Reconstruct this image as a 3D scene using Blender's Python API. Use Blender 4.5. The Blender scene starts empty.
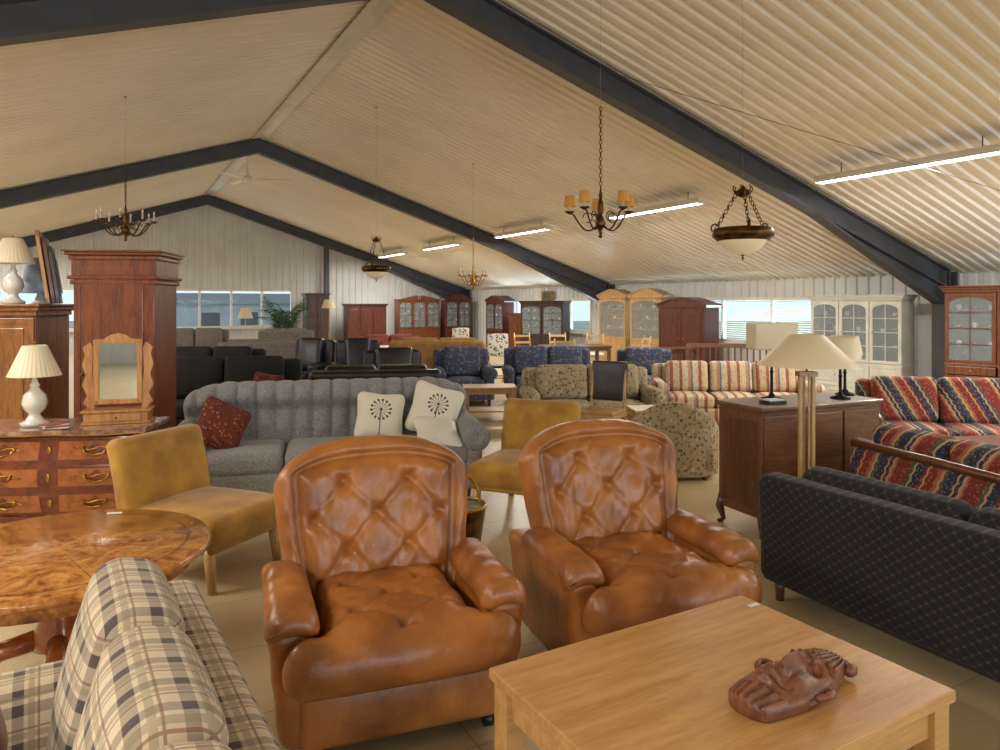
import bpy, math, random
from math import sin, cos, pi, radians, tan, atan2, sqrt, exp
from mathutils import Vector, Matrix, Euler, noise
random.seed(7)
TH = radians(28.3); CT, ST = cos(TH), sin(TH)
def hall(a, b): return (a*CT - b*ST, a*ST + b*CT)
def lin(c):
    o = []
    for v in c[:3]:
        v = v/255.0
        o.append(v/12.92 if v <= .04045 else ((v+.055)/1.055)**2.4)
    return (o[0], o[1], o[2], 1)

# ------------------------------------------------------------ materials
class NT:
    def __init__(s, name, rough=.6, metal=0, spec=.5, coat=0, sheen=0):
        s.m = bpy.data.materials.new(name); s.m.use_nodes = True
        s.t = s.m.node_tree; s.n = s.t.nodes; s.l = s.t.links
        s.b = s.n['Principled BSDF']
        s.b.inputs['Roughness'].default_value = rough
        s.b.inputs['Metallic'].default_value = metal
        s.b.inputs['Specular IOR Level'].default_value = spec
        s.b.inputs['Coat Weight'].default_value = coat
        s.b.inputs['Coat Roughness'].default_value = .12
        s.b.inputs['Sheen Weight'].default_value = sheen
        tc = s.n.new('ShaderNodeTexCoord'); s.co = tc.outputs['Object']; s.no = tc.outputs['Normal']
        sp = s.n.new('ShaderNodeSeparateXYZ'); s.l.new(s.co, sp.inputs[0])
        s.x, s.y, s.z = sp.outputs
    def put(s, i, v):
        if isinstance(v, (int, float)): i.default_value = v
        elif isinstance(v, tuple): i.default_value = v
        else: s.l.new(v, i)
    def M(s, op, a, b=0.0, c=0.0):
        n = s.n.new('ShaderNodeMath'); n.operation = op
        s.put(n.inputs[0], a); s.put(n.inputs[1], b); s.put(n.inputs[2], c)
        return n.outputs[0]
    def mix(s, f, a, b):
        n = s.n.new('ShaderNodeMix'); n.data_type = 'RGBA'
        s.put(n.inputs[0], f); s.put(n.inputs[6], a); s.put(n.inputs[7], b)
        return n.outputs[2]
    def noise(s, scale, detail=3, st=(1, 1, 1), dist=0, rot=(0, 0, 0)):
        mp = s.n.new('ShaderNodeMapping'); mp.inputs['Scale'].default_value = st; mp.inputs['Rotation'].default_value = rot
        s.l.new(s.co, mp.inputs[0])
        n = s.n.new('ShaderNodeTexNoise'); n.inputs['Scale'].default_value = scale
        n.inputs['Detail'].default_value = detail; n.inputs['Distortion'].default_value = dist
        s.l.new(mp.outputs[0], n.inputs['Vector']); return n.outputs[0]
    def vor(s, scale, feat='F1'):
        n = s.n.new('ShaderNodeTexVoronoi'); n.feature = feat; n.inputs['Scale'].default_value = scale
        s.l.new(s.co, n.inputs['Vector']); return n
    def ramp(s, f, stops, const=False):
        n = s.n.new('ShaderNodeValToRGB')
        if const: n.color_ramp.interpolation = 'CONSTANT'
        e = n.color_ramp.elements
        while len(e) < len(stops): e.new(.5)
        for i, (p, c) in enumerate(stops):
            e[i].position = p; e[i].color = c
        s.put(n.inputs[0], f); return n.outputs[0]
    def base(s, c): s.put(s.b.inputs['Base Color'], c)
    def bump(s, h, str_=.3, dist=.01):
        n = s.n.new('ShaderNodeBump'); n.inputs['Strength'].default_value = str_; n.inputs['Distance'].default_value = dist
        s.l.new(h, n.inputs['Height']); s.l.new(n.outputs[0], s.b.inputs['Normal'])

def plain(name, c1, c2=None, scale=6, rough=.6, metal=0, bump=0, bscale=120, coat=0, sheen=0, spec=.5, st=(1, 1, 1)):
    t = NT(name, rough, metal, spec, coat, sheen)
    c2 = c2 or tuple(max(0, v*.88) for v in c1)
    t.base(t.ramp(t.noise(scale, 3, st), [(.35, lin(c1)), (.65, lin(c2))]))
    if bump: t.bump(t.noise(bscale, 2), bump, .005)
    return t.m
def wood(name, c1, c2, scale=3, st=(1, 9, 9), rough=.4, coat=.25, dist=1.2):
    t = NT(name, rough, 0, .5, coat)
    f = t.noise(scale, 5, st, dist)
    g = t.noise(scale*6, 3, st, .3)
    h = t.M('MULTIPLY_ADD', g, .35, t.M('MULTIPLY', f, .7))
    t.base(t.ramp(h, [(.36, lin(c2)), (.62, lin(c1))]))
    t.bump(g, .08, .003); return t.m
def emis(name, c, s):
    t = NT(name, .5); t.base(lin(c)); t.b.inputs['Emission Color'].default_value = lin(c)
    t.b.inputs['Emission Strength'].default_value = s
    try: t.m.cycles.emission_sampling = 'NONE'
    except Exception: pass
    return t.m
def leather(name, c1, c2, rough=.34, vs=.10):
    t = NT(name, rough, 0, .5, .12)
    t.b.inputs['Coat Roughness'].default_value = .25
    f = t.noise(5, 4)
    t.base(t.ramp(f, [(.32, lin(c2)), (.62, lin(c1))]))
    w = t.noise(10, 5, (1, 1, .7), 1.8); v = t.vor(220).outputs['Distance']
    h = t.M('MULTIPLY_ADD', v, vs, w)
    t.bump(h, .32, .014); return t.m
def plaid(name):
    t = NT(name, .9, sheen=.1)
    sn = t.n.new('ShaderNodeSeparateXYZ'); t.l.new(t.no, sn.inputs[0])
    tot = None; thin = None; gr = None
    for ax, nn in ((t.x, sn.outputs[0]), (t.y, sn.outputs[1]), (t.z, sn.outputs[2])):
        mask = t.M('LESS_THAN', t.M('ABSOLUTE', nn), .74)
        f = t.M('FRACT', t.M('MULTIPLY_ADD', ax, 1/.095, 10.25))
        a = t.M('MULTIPLY', t.M('LESS_THAN', f, .28), mask)
        b = t.M('MULTIPLY', t.M('LESS_THAN', t.M('ABSOLUTE', t.M('SUBTRACT', f, .64)), .03), mask)
        g = t.M('MULTIPLY', t.M('LESS_THAN', t.M('ABSOLUTE', t.M('SUBTRACT', f, .46)), .08), mask)
        tot = a if tot is None else t.M('ADD', tot, a)
        thin = b if thin is None else t.M('MAXIMUM', thin, b)
        gr = g if gr is None else t.M('MAXIMUM', gr, g)
    c = t.mix(t.M('MULTIPLY', t.M('MINIMUM', tot, 2), .47), lin((206, 190, 162)), lin((60, 48, 52)))
    c = t.mix(t.M('MULTIPLY', thin, .6), c, lin((120, 52, 44)))
    c = t.mix(t.M('MULTIPLY', gr, .5), c, lin((132, 116, 90)))
    t.base(c); t.bump(t.noise(350, 1), .2, .003); return t.m
def southwest(name, k=1.0):
    t = NT(name, .9, sheen=.1)
    zz = t.M('ABSOLUTE', t.M('SUBTRACT', t.M('FRACT', t.M('MULTIPLY', t.M('ADD', t.z, t.y), 14)), .5))
    u = t.M('MULTIPLY_ADD', t.M('MULTIPLY_ADD', t.z, .55, t.x), 1.9*k, t.M('MULTIPLY', zz, .05))
    f = t.M('FRACT', t.M('ADD', u, 20))
    R, N, T, G, O = [lin(q) for q in ((134, 50, 42), (46, 54, 78), (196, 160, 116), (74, 90, 84), (176, 104, 72))]
    c = t.ramp(f, [(0, R), (.15, O), (.18, T), (.22, N), (.27, T), (.30, N), (.42, G), (.47, T), (.51, O), (.56, R), (.68, T), (.71, R), (.75, N), (.87, T), (.90, G), (.95, R)], True)
    sp = t.M('MULTIPLY', t.M('LESS_THAN', t.vor(42).outputs['Distance'], .30), .45)
    t.base(t.mix(sp, c, lin((190, 150, 112)))); return t.m
def stripes(name):
    t = NT(name, .9)
    u = t.M('MULTIPLY_ADD', t.noise(12, 2), .05, t.M('MULTIPLY', t.x, 2.6)); f = t.M('FRACT', t.M('ADD', u, 20))
    C = [lin(q) for q in ((196, 176, 142), (150, 88, 74), (202, 186, 156), (100, 110, 126), (178, 134, 104))]
    c = t.ramp(f, [(0, C[0]), (.22, C[1]), (.32, C[2]), (.52, C[4]), (.62, C[3]), (.68, C[2]), (.88, C[1])], True)
    sp = t.M('MULTIPLY', t.M('LESS_THAN', t.vor(30).outputs['Distance'], .36), .55)
    t.base(t.mix(sp, c, lin((160, 126, 102)))); return t.m
def floral(name, base, cols, sc=22):
    t = NT(name, .9)
    v = t.vor(sc); d = t.M('LESS_THAN', v.outputs['Distance'], .42)
    nn = t.noise(sc*1.3, 3, dist=2)
    sp = t.n.new('ShaderNodeSeparateColor'); t.l.new(v.outputs['Color'], sp.inputs[0])
    cc = t.ramp(sp.outputs[0], [(i/len(cols), lin(q)) for i, q in enumerate(cols)], True)
    m = t.M('MULTIPLY', d, t.M('GREATER_THAN', nn, .46))
    t.base(t.mix(m, lin(base), cc)); return t.m
def diamondfab(name):
    t = NT(name, .85, sheen=.05)
    P = 1/.05
    a = t.M('FRACT', t.M('MULTIPLY', t.M('ADD', t.M('MULTIPLY', t.x, .8), t.z), P))
    b = t.M('FRACT', t.M('MULTIPLY', t.M('SUBTRACT', t.M('MULTIPLY', t.x, .8), t.z), P))
    a2 = t.M('LESS_THAN', t.M('ABSOLUTE', t.M('SUBTRACT', a, .5)), .06)
    b2 = t.M('LESS_THAN', t.M('ABSOLUTE', t.M('SUBTRACT', b, .5)), .06)
    ln = t.M('MAXIMUM', a2, b2); dot = t.M('MULTIPLY', t.M('LESS_THAN', t.M('ABSOLUTE', t.M('SUBTRACT', a, .5)), .16), t.M('LESS_THAN', t.M('ABSOLUTE', t.M('SUBTRACT', b, .5)), .16))
    c = t.mix(t.M('MULTIPLY', ln, .4), lin((15, 19, 24)), lin((66, 62, 52)))
    c = t.mix(t.M('MULTIPLY', dot, .4), c, lin((104, 70, 50)))
    t.base(c); return t.m
def burl(name):
    t = NT(name, .2, 0, .5, .5)
    ang = t.M('ARCTAN2', t.y, t.x)
    w = t.M('FRACT', t.M('ADD', t.M('DIVIDE', ang, pi/4), 8))
    tri = t.M('ABSOLUTE', t.M('SUBTRACT', w, .5))
    n1 = t.noise(5, 6, dist=3.5); n2 = t.noise(26, 4, dist=2)
    h = t.M('ADD', t.M('MULTIPLY_ADD', n1, .75, t.M('MULTIPLY', n2, .3)), t.M('MULTIPLY', tri, .22))
    c = t.ramp(h, [(.36, lin((90, 46, 20))), (.5, lin((160, 96, 42))), (.72, lin((212, 150, 80)))])
    r = t.M('SQRT', t.M('ADD', t.M('MULTIPLY', t.x, t.x), t.M('MULTIPLY', t.y, t.y)))
    seam = t.M('LESS_THAN', t.M('ABSOLUTE', t.M('SUBTRACT', r, .52)), .006)
    seam = t.M('MAXIMUM', seam, t.M('GREATER_THAN', tri, .492))
    t.base(t.mix(t.M('MULTIPLY', seam, .6), c, lin((80, 38, 16)))); return t.m
def dandelion(name):
    t = NT(name, .9)
    yy = t.M('SUBTRACT', t.z, .05)
    r = t.M('SQRT', t.M('ADD', t.M('MULTIPLY', t.x, t.x), t.M('MULTIPLY', yy, yy)))
    an = t.M('FRACT', t.M('ADD', t.M('MULTIPLY', t.M('ARCTAN2', yy, t.x), 7/pi), 20))
    ray = t.M('MULTIPLY', t.M('LESS_THAN', an, .22), t.M('LESS_THAN', r, .085))
    dot = t.M('MULTIPLY', t.M('LESS_THAN', t.M('ABSOLUTE', t.M('SUBTRACT', r, .082)), .010), t.M('LESS_THAN', an, .5))
    core = t.M('LESS_THAN', r, .012)
    stem = t.M('MULTIPLY', t.M('LESS_THAN', t.M('ABSOLUTE', t.x), .004), t.M('LESS_THAN', t.z, .05))
    m = t.M('MAXIMUM', t.M('MAXIMUM', ray, dot), t.M('MAXIMUM', core, stem))
    m = t.M('MULTIPLY', m, t.M('LESS_THAN', t.y, 0))
    t.base(t.mix(m, lin((222, 214, 198)), lin((66, 66, 62)))); return t.m
def floormat():
    t = NT('floor_vinyl', .32, 0, .5)
    rot = t.n.new('ShaderNodeMapping'); rot.inputs['Scale'].default_value = (1, 1, 1)
    t.l.new(t.co, rot.inputs[0])
    b = t.n.new('ShaderNodeTexBrick'); b.offset = 0
    b.inputs['Scale'].default_value = 1; b.inputs['Brick Width'].default_value = 1.2; b.inputs['Row Height'].default_value = .6
    b.inputs['Mortar Size'].default_value = .004; b.inputs['Color1'].default_value = lin((200, 180, 142)); b.inputs['Color2'].default_value = lin((194, 173, 136))
    b.inputs['Mortar'].default_value = lin((156, 136, 102)); t.l.new(rot.outputs[0], b.inputs[0])
    n = t.noise(3, 6); n2 = t.noise(60, 2)
    c = t.mix(t.M('MULTIPLY', n, .35), b.outputs[0], lin((156, 138, 104)))
    c = t.mix(t.M('MULTIPLY', t.M('GREATER_THAN', n2, .62), .2), c, lin((130, 112, 86)))
    t.base(c); return t.m
def glassm(name='cabinet_glass', a=.18, c=(200, 215, 220)):
    t = NT(name, .05, 0, .6); t.base(lin(c)); t.b.inputs['Alpha'].default_value = a; return t.m

LEA = leather('cognac_leather', (170, 106, 50), (126, 72, 32), .34)
OAK = wood('oak', (200, 152, 94), (174, 124, 68), 2.5, (1, 10, 10), .42, .15, .6)
OAKL = wood('light_oak', (190, 154, 100), (156, 118, 70), 3, (8, 8, 1))
CHER = wood('cherry', (120, 66, 36), (78, 38, 20), 3, (7, 7, 1))
MAHO = wood('mahogany', (92, 40, 28), (54, 20, 14), 3, (7, 7, 1))
ARMO = wood('armoire_wood', (132, 68, 36), (84, 38, 20), 3, (7, 7, 1), .35)
BURO = wood('bureau_wood', (152, 98, 48), (108, 64, 28), 3, (7, 7, 1), .4)
WALN = wood('walnut', (96, 56, 34), (54, 30, 18), 3, (7, 7, 1))
WALH = wood('walnut_side', (112, 70, 40), (72, 42, 24), 3, (1, 7, 7))
DARKW = wood('dark_wood', (60, 34, 24), (30, 16, 12), 3, (7, 7, 1))
HON = wood('honey_pine', (192, 136, 74), (150, 96, 46), 3, (7, 7, 1))
BUR = burl('burl_veneer')
MARQ = wood('rosewood_marquetry', (124, 56, 30), (80, 34, 18), 1.6, (3, 3, 3), .22, .5, 2)
INL = wood('inlay_light', (172, 100, 50), (134, 70, 34), 2, (3, 3, 3), .22, .5, 2)
MARB = plain('marble_brown', (110, 70, 58), (176, 140, 120), 14, .12, coat=.4)
GREY = plain('grey_boucle', (144, 142, 140), (116, 115, 114), 60, .95, bump=.5, bscale=260, sheen=.2)
MUST = plain('mustard_velvet', (184, 138, 44), (148, 104, 26), 5, .75, bump=.15, sheen=.25)
PLAID = plaid('plaid_fabric')
SW = southwest('southwest_fabric'); SW2 = stripes('striped_fabric')
FLO = floral('floral_fabric', (160, 144, 112), [(96, 92, 66), (116, 80, 62), (74, 82, 68), (188, 174, 140)], 26)
FLO2 = floral('navy_fabric', (66, 74, 98), [(120, 122, 138), (140, 126, 108), (48, 54, 78), (92, 104, 130)], 22)
DAL = floral('dalmatian_fabric', (222, 218, 205), [(20, 20, 22)], 16)
PERS = floral('paisley_fabric', (100, 42, 30), [(60, 24, 20), (160, 106, 64), (124, 54, 34)], 40)
DIA = diamondfab('diamond_fabric')
DARKF = plain('black_fabric', (24, 24, 28), (14, 14, 16), 20, .8, bump=.2)
NAVL = leather('navy_leather', (34, 42, 60), (16, 20, 32), .3)
BLKL = leather('black_leather', (28, 26, 26), (13, 12, 12), .35)
BRNL = leather('brown_leather', (112, 52, 30), (70, 28, 16), .3)
TANF = plain('tan_fabric', (176, 132, 74), (148, 106, 54), 8, .8)
PINK = plain('pink_fabric', (160, 86, 76), (128, 64, 56), 12, .85)
LGREY = plain('light_grey_fabric', (132, 128, 124), (104, 101, 98), 30, .9)
WHITE = plain('white_paint', (226, 222, 210), (214, 210, 198), 4, .45)
CREAMP = plain('white_cabinet_paint', (206, 204, 194), (190, 188, 178), 4, .4)
WALLM = plain('wall_sheet', (214, 215, 214), (202, 203, 202), 1.2, .5)
CEIL = plain('ceiling_sheet', (220, 211, 196), (210, 201, 186), .8, .34)
RIDGE = plain('ridge_trim', (206, 204, 198), (190, 188, 182), 2, .4)
STEEL = plain('painted_steel', (68, 70, 76), (58, 60, 66), 3, .5)
BRASS = plain('brass', (190, 146, 66), (150, 108, 44), 10, .28, metal=1)
ABRA = plain('antique_brass', (112, 82, 44), (60, 42, 24), 14, .38, metal=1)
IRON = plain('black_iron', (26, 24, 24), None, 8, .45, metal=.5)
CORD = plain('thin_cord', (160, 148, 126), None, 8, .6)
BLK = plain('black_plastic', (18, 18, 19), None, 8, .4)
CERA = plain('white_ceramic', (226, 220, 206), None, 4, .25, coat=.4)
SHADE = emis('lamp_shade_fabric', (218, 202, 170), .06)
SHADEY = emis('yellow_shade', (196, 142, 66), .16)
ALAB = emis('alabaster_glass', (232, 214, 176), .12)
DIFF = emis('tube_glow', (255, 250, 240), 9)
GREENL = plain('palm_leaf', (62, 110, 52), (36, 76, 34), 10, .5)
GLASS = glassm(); WGL = glassm('window_glass', .06)
MIRR = plain('mirror', (205, 208, 206), None, 1, .03, metal=1)
PAPER = plain('paper', (232, 230, 222), None, 4, .8)
CARV = wood('carved_wood', (134, 80, 50), (82, 44, 26), 3, (2, 6, 2), .45, .08)
BLUEG = plain('blue_grey_fabric', (150, 168, 184), (120, 138, 156), 10, .8)
CANV = plain('canvas_paint', (120, 100, 70), (60, 76, 70), 9, .7)
DANDE = dandelion('dandelion_fabric')
FLOORM = floormat()
GRASS = plain('outside_ground', (150, 158, 146), (126, 136, 120), 2, .9)
OUTW = plain('outside_cladding', (170, 176, 180), (156, 162, 168), 2, .8)

# ------------------------------------------------------------ mesh builder
class B:
    def __init__(s): s.v = []; s.f = []; s.mi = []; s.sm = []; s.mats = []; s.X = Matrix.Identity(4)
    def mid(s, m):
        if m not in s.mats: s.mats.append(m)
        return s.mats.index(m)
    def add(s, vs, fs, mat, smooth=False, M=None):
        o = len(s.v); i = s.mid(mat)
        T = s.X @ M if M is not None else s.X
        for p in vs: s.v.append(tuple(T @ Vector(p)))
        for f in fs: s.f.append([o+q for q in f]); s.mi.append(i); s.sm.append(smooth)
    def rbox(s, c, sz, mat, r=.03, k=2, n=1, rot=(0, 0, 0), fn=None, smooth=True, puff=0):
        h = [q/2 for q in sz]; r = min(r, .96*min(h))
        if isinstance(n, int): n = (n, n, n)
        A = []
        for i in range(3):
            f = h[i]-r
            p = [-f - r*tan(pi/4*j/k) for j in range(k, 0, -1)]
            p += [-f + 2*f*j/n[i] for j in range(n[i]+1)]
            p += [f + r*tan(pi/4*j/k) for j in range(1, k+1)]
            A.append(p)
        N = [len(a)-1 for a in A]; idx = {}; vs = []
        def V(i, j, l):
            key = (i, j, l)
            if key in idx: return idx[key]
            p = [A[0][i], A[1][j], A[2][l]]
            q = [max(-(h[t]-r), min(h[t]-r, p[t])) for t in range(3)]
            d = Vector([p[t]-q[t] for t in range(3)])
            if d.length > 1e-9:
                d = d.normalized()*r; p = [q[t]+d[t] for t in range(3)]
            if puff:
                ax = h.index(min(h)); o = [t for t in range(3) if t != ax]
                g = max(0, 1-(p[o[0]]/h[o[0]])**2)*max(0, 1-(p[o[1]]/h[o[1]])**2)
                p[ax] += puff*g*(p[ax]/h[ax])
            if fn: p = fn(*p)
            idx[key] = len(vs); vs.append(tuple(p)); return idx[key]
        fs = []
        for l in (0, N[2]):
            for i in range(N[0]):
                for j in range(N[1]): fs.append([V(i, j, l), V(i+1, j, l), V(i+1, j+1, l), V(i, j+1, l)])
        for j in (0, N[1]):
            for i in range(N[0]):
                for l in range(N[2]): fs.append([V(i, j, l), V(i+1, j, l), V(i+1, j, l+1), V(i, j, l+1)])
        for i in (0, N[0]):
            for j in range(N[1]):
                for l in range(N[2]): fs.append([V(i, j, l), V(i, j+1, l), V(i, j+1, l+1), V(i, j, l+1)])
        s.add(vs, fs, mat, smooth, Matrix.Translation(c) @ Euler([radians(q) for q in rot]).to_matrix().to_4x4())
    def box(s, c, sz, mat, rot=(0, 0, 0), bev=.004):
        s.rbox(c, sz, mat, r=bev, k=1, rot=rot, smooth=False)
    def tube(s, pts, r, mat, n=8, cap=True):
        P = [Vector(p) for p in pts]; R = r if isinstance(r, (list, tuple)) else [r]*len(P)
        vs = []; fs = []; up = None
        for i, p in enumerate(P):
            d = (P[min(i+1, len(P)-1)]-P[max(i-1, 0)]).normalized()
            if up is None:
                up = Vector((0, 0, 1)) if abs(d.z) < .9 else Vector((1, 0, 0))
            x = d.cross(up)
            if x.length < 1e-5: x = d.orthogonal()
            x.normalize(); up = x.cross(d).normalized()
            for j in range(n):
                a = 2*pi*j/n; vs.append(tuple(p + x*cos(a)*R[i] + up*sin(a)*R[i]))
        for i in range(len(P)-1):
            for j in range(n): fs.append([i*n+j, i*n+(j+1) % n, (i+1)*n+(j+1) % n, (i+1)*n+j])
        if cap: fs.append(list(range(n))); fs.append([(len(P)-1)*n+j for j in range(n)])
        s.add(vs, fs, mat, True)
    def lathe(s, prof, mat, c=(0, 0, 0), n=24, fl=0, fa=0, M=None, cap=False):
        vs = []; fs = []
        for (r, z) in prof:
            for j in range(n):
                a = 2*pi*j/n; rr = r*(1+(fa*cos(fl*a) if fl else 0)); vs.append((rr*cos(a), rr*sin(a), z))
        for i in range(len(prof)-1):
            for j in range(n): fs.append([i*n+j, i*n+(j+1) % n, (i+1)*n+(j+1) % n, (i+1)*n+j])
        if cap: fs.append(list(range(n))); fs.append([(len(prof)-1)*n+j for j in range(n)])
        T = Matrix.Translation(c)
        if M is not None: T = T @ M
        s.add(vs, fs, mat, True, T)
    def ball(s, c, r, mat, n=12, sc=(1, 1, 1)):
        s.lathe([(max(.001, r*sin(pi*i/8)), -r*cos(pi*i/8)) for i in range(9)], mat, c, n, M=Matrix.Diagonal((sc[0], sc[1], sc[2], 1)))
    def prism(s, poly, t0, t1, mat, axis='y', smooth=False, M=None):
        n = len(poly); vs = []
        for t in (t0, t1):
            for (u, w) in poly:
                vs.append((u, t, w) if axis == 'y' else ((t, u, w) if axis == 'x' else (u, w, t)))
        fs = [list(range(n)), list(range(n, 2*n))] + [[i, (i+1) % n, n+(i+1) % n, n+i] for i in range(n)]
        s.add(vs, fs, mat, smooth, M)
    def torus(s, c, R, r, mat, rot=(0, 0, 0), sx=1, n=14, m=6):
        vs = []; fs = []
        for i in range(n):
            a = 2*pi*i/n
            for j in range(m):
                b = 2*pi*j/m; q = R+r*cos(b); vs.append((q*cos(a)*sx, q*sin(a), r*sin(b)))
        for i in range(n):
            for j in range(m): fs.append([i*m+j, ((i+1) % n)*m+j, ((i+1) % n)*m+(j+1) % m, i*m+(j+1) % m])
        s.add(vs, fs, mat, True, Matrix.Translation(c) @ Euler([radians(q) for q in rot]).to_matrix().to_4x4())
    def finish(s, name, loc=(0, 0, 0), rz=0, rot=None):
        me = bpy.data.meshes.new(name+'_mesh'); me.from_pydata(s.v, [], s.f)
        for m in s.mats: me.materials.append(m)
        me.polygons.foreach_set('material_index', s.mi); me.polygons.foreach_set('use_smooth', s.sm)
        me.update()
        import bmesh
        bm = bmesh.new(); bm.from_mesh(me); bmesh.ops.recalc_face_normals(bm, faces=bm.faces); bm.to_mesh(me); bm.free()
        ob = bpy.data.objects.new(name, me); bpy.context.collection.objects.link(ob)
        if len(loc) == 2: loc = (loc[0], loc[1], 0)
        ob.location = loc
        ob.rotation_euler = rot if rot else (0, 0, radians(rz))
        return ob

# ------------------------------------------------------------ room shell (local coords a=x across, b=y along)
AR = 2.92; HW = 10.1; AL, AE = AR-HW, AR+HW; ZR = 5.42; SL = .322; ZE = ZR-SL*HW
B0, B1 = -9.0, 27.3; D28 = 28.3
def zc(a): return ZR - SL*abs(a-AR)
b = B(); b.box(((AL+AE)/2, (B0+B1)/2, -.05), (2*HW+.6, B1-B0+.6, .1), FLOORM); b.finish('floor', (0, 0, 0), D28)
b = B()
per = .19; t = B0; ys = []
while t < B1+.1:
    ys += [(t, 0), (t+.065, 0), (t+.085, .036), (t+.17, .036)]; t += per
for sg in (-1, 1):
    vs = []; fs = []
    for (y, h) in ys:
        vs.append((AR, y, ZR+h)); vs.append((AR+sg*(HW+.15), y, ZR+h-SL*(HW+.15)))
    for i in range(len(ys)-1): fs.append([2*i, 2*i+1, 2*i+3, 2*i+2])
    b.add(vs, fs, CEIL)
    b.add([(AR, B0-.2, ZR+.12), (AR+sg*(HW+.3), B0-.2, ZR+.12-SL*(HW+.3)), (AR+sg*(HW+.3), B1+.2, ZR+.12-SL*(HW+.3)), (AR, B1+.2, ZR+.12)], [[0, 1, 2, 3]], CEIL)
b.finish('ceiling', (0, 0, 0), D28)
b = B()
for sg in (-1, 1):
    b.add([(AR, B0, ZR-.03), (AR+sg*.14, B0, ZR-.03-SL*.14), (AR+sg*.14, B1, ZR-.03-SL*.14), (AR, B1, ZR-.03)], [[0, 1, 2, 3]], RIDGE)
b.finish('trim_1', (0, 0, 0), D28)

def corr_wall(name, u0, u1, top, holes, place, mat=WALLM, per=.25, dep=.03):
    b = B(); us = []; u = u0
    while u < u1:
        for du, h in ((0, 0), (.12, 0), (.14, dep), (.23, dep)):
            if u+du < u1: us.append((u+du, h))
        u += per
    us.append((u1, 0))
    for (h0, h1, _, _) in holes: us += [(h0, 0), (h1, 0)]
    us.sort()
    for (ua, ha), (ub, hb) in zip(us, us[1:]):
        if ub-ua < 1e-6: continue
        m = (ua+ub)/2; segs = [(0, None)]
        for (h0, h1, z0, z1) in holes:
            if h0 < m < h1: segs = [(0, z0), (z1, None)]
        for (z0, z1) in segs:
            za, zb = (top(ua), top(ub)) if z1 is None else (z1, z1)
            b.add([place(ua, ha, z0), place(ub, hb, z0), place(ub, hb, zb), place(ua, ha, za)], [[0, 1, 2, 3]], mat)
    return b
def window(name, cu, z0, z1, W, nm, place_rz, loc, blinds=False):
    b = B(); H = z1-z0; f = .07
    b.box((0, 0, H-f/2), (W, .1, f), WHITE); b.box((0, 0, f/2), (W, .1, f), WHITE)
    for i in range(nm+1):
        x = -W/2+f/2+(W-f)*i/nm; b.box((x, 0, H/2), (f, .1, H), WHITE)
    b.box((0, 0, H/2), (W-.02, .01, H-.02), WGL)
    b.box((0, -.08, -.02), (W+.1, .2, .04), WHITE)
    if blinds:
        z = .12
        while z < H-.08:
            b.box((0, -.075, z), (W-.1, .035, .003), WHITE, rot=(25, 0, 0), bev=.001); z += .05
    b.finish(name, loc, place_rz)
GW = (1.6, 5.9, .75, 2.14); SWN = [(8.3, 15.8, .72, 1.78), (18.2, 24, .72, 1.78), (-4, 5.6, .72, 1.78)]
bb = corr_wall('wall_back', AL, AE, lambda a: zc(a)+.05, [GW, (-5, -.5, .75, 2.14)], lambda u, h, z: (u, B1-.05+h, z)); bb.finish('wall_back', (0, 0, 0), D28)
bb = corr_wall('wall_front', AL, AE, lambda a: zc(a)+.05, [(-5, 11, .9, 2.14)], lambda u, h, z: (u, B0-h, z)); bb.finish('wall_front', (0, 0, 0), D28)
bb = corr_wall('wall_right', B0, B1, lambda a: ZE+.05, SWN, lambda u, h, z: (AE+h, u, z)); bb.finish('wall_right', (0, 0, 0), D28)
bb = corr_wall('wall_left', B0, B1, lambda a: ZE+.05, [], lambda u, h, z: (AL-h, u, z)); bb.finish('wall_left', (0, 0, 0), D28)
x, y = hall((GW[0]+GW[1])/2, B1-.04); window('window_1', 0, GW[2], GW[3], GW[1]-GW[0], 4, D28, (x, y, GW[2]))
x, y = hall(-2.75, B1-.04); window('window_2', 0, .75, 2.14, 4.5, 4, D28, (x, y, .75))
x, y = hall(3, B0-.02); window('window_6', 0, .9, 2.14, 16, 10, D28+180, (x, y, .9))
for i, (u0, u1, z0, z1) in enumerate(SWN):
    x, y = hall(AE+.02, (u0+u1)/2); window('window_%d' % (i+3), 0, z0, z1, u1-u0, 5, D28-90, (x, y, z0), blinds=(i == 0))
# steel portal frames
for bi in (-2.34, 7.36, 17.06, 26.75):
    b = B()
    for sg in (-1, 1):
        def X(d): return AR+sg*d
        def bot(d): return zc(X(d))-.34-(.0 if d < 6.2 else (d-6.2)*.10)
        n = [0, 6.2, HW-.25]
        top = [(X(d), zc(X(d))-.02) for d in n]; bt = [(X(d), bot(d)) for d in n]
        b.prism(top+bt[::-1], bi-.012, bi+.012, STEEL)
        b.prism([(p[0], p[1]) for p in top]+[(p[0], p[1]-.025) for p in top[::-1]], bi-.1, bi+.1, STEEL)
        b.prism(bt+[(p[0], p[1]+.03) for p in bt[::-1]], bi-.1, bi+.1, STEEL)
        b.prism([(p[0], p[1]-.315+.0) for p in top]+[(p[0], p[1]-.34) for p in top[::-1]], bi-.1, bi+.1, STEEL)
        xc = X(HW-.27)
        b.box((xc, bi, (ZE+.05)/2), (.02, .2, ZE+.05), STEEL)
        for q in (-.17, .17): b.box((xc+q, bi, (ZE+.03)/2), (.03, .24, ZE+.03), STEEL)
        b.box((xc, bi, ZE-.25), (.34, .2, .03), STEEL); b.box((xc, bi, .01), (.44, .3, .02), STEEL)
        b.box((xc, bi, ZE/2), (.34, .03, ZE), STEEL)
    b.finish('steel_portal_frame', (0, 0, 0), D28)
b = B(); b.box((7.1, B1-.35, (zc(7.1)-.1)/2), (.16, .16, zc(7.1)-.1), STEEL); b.finish('gable_post', (0, 0, 0), D28)
b = B()
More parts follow.
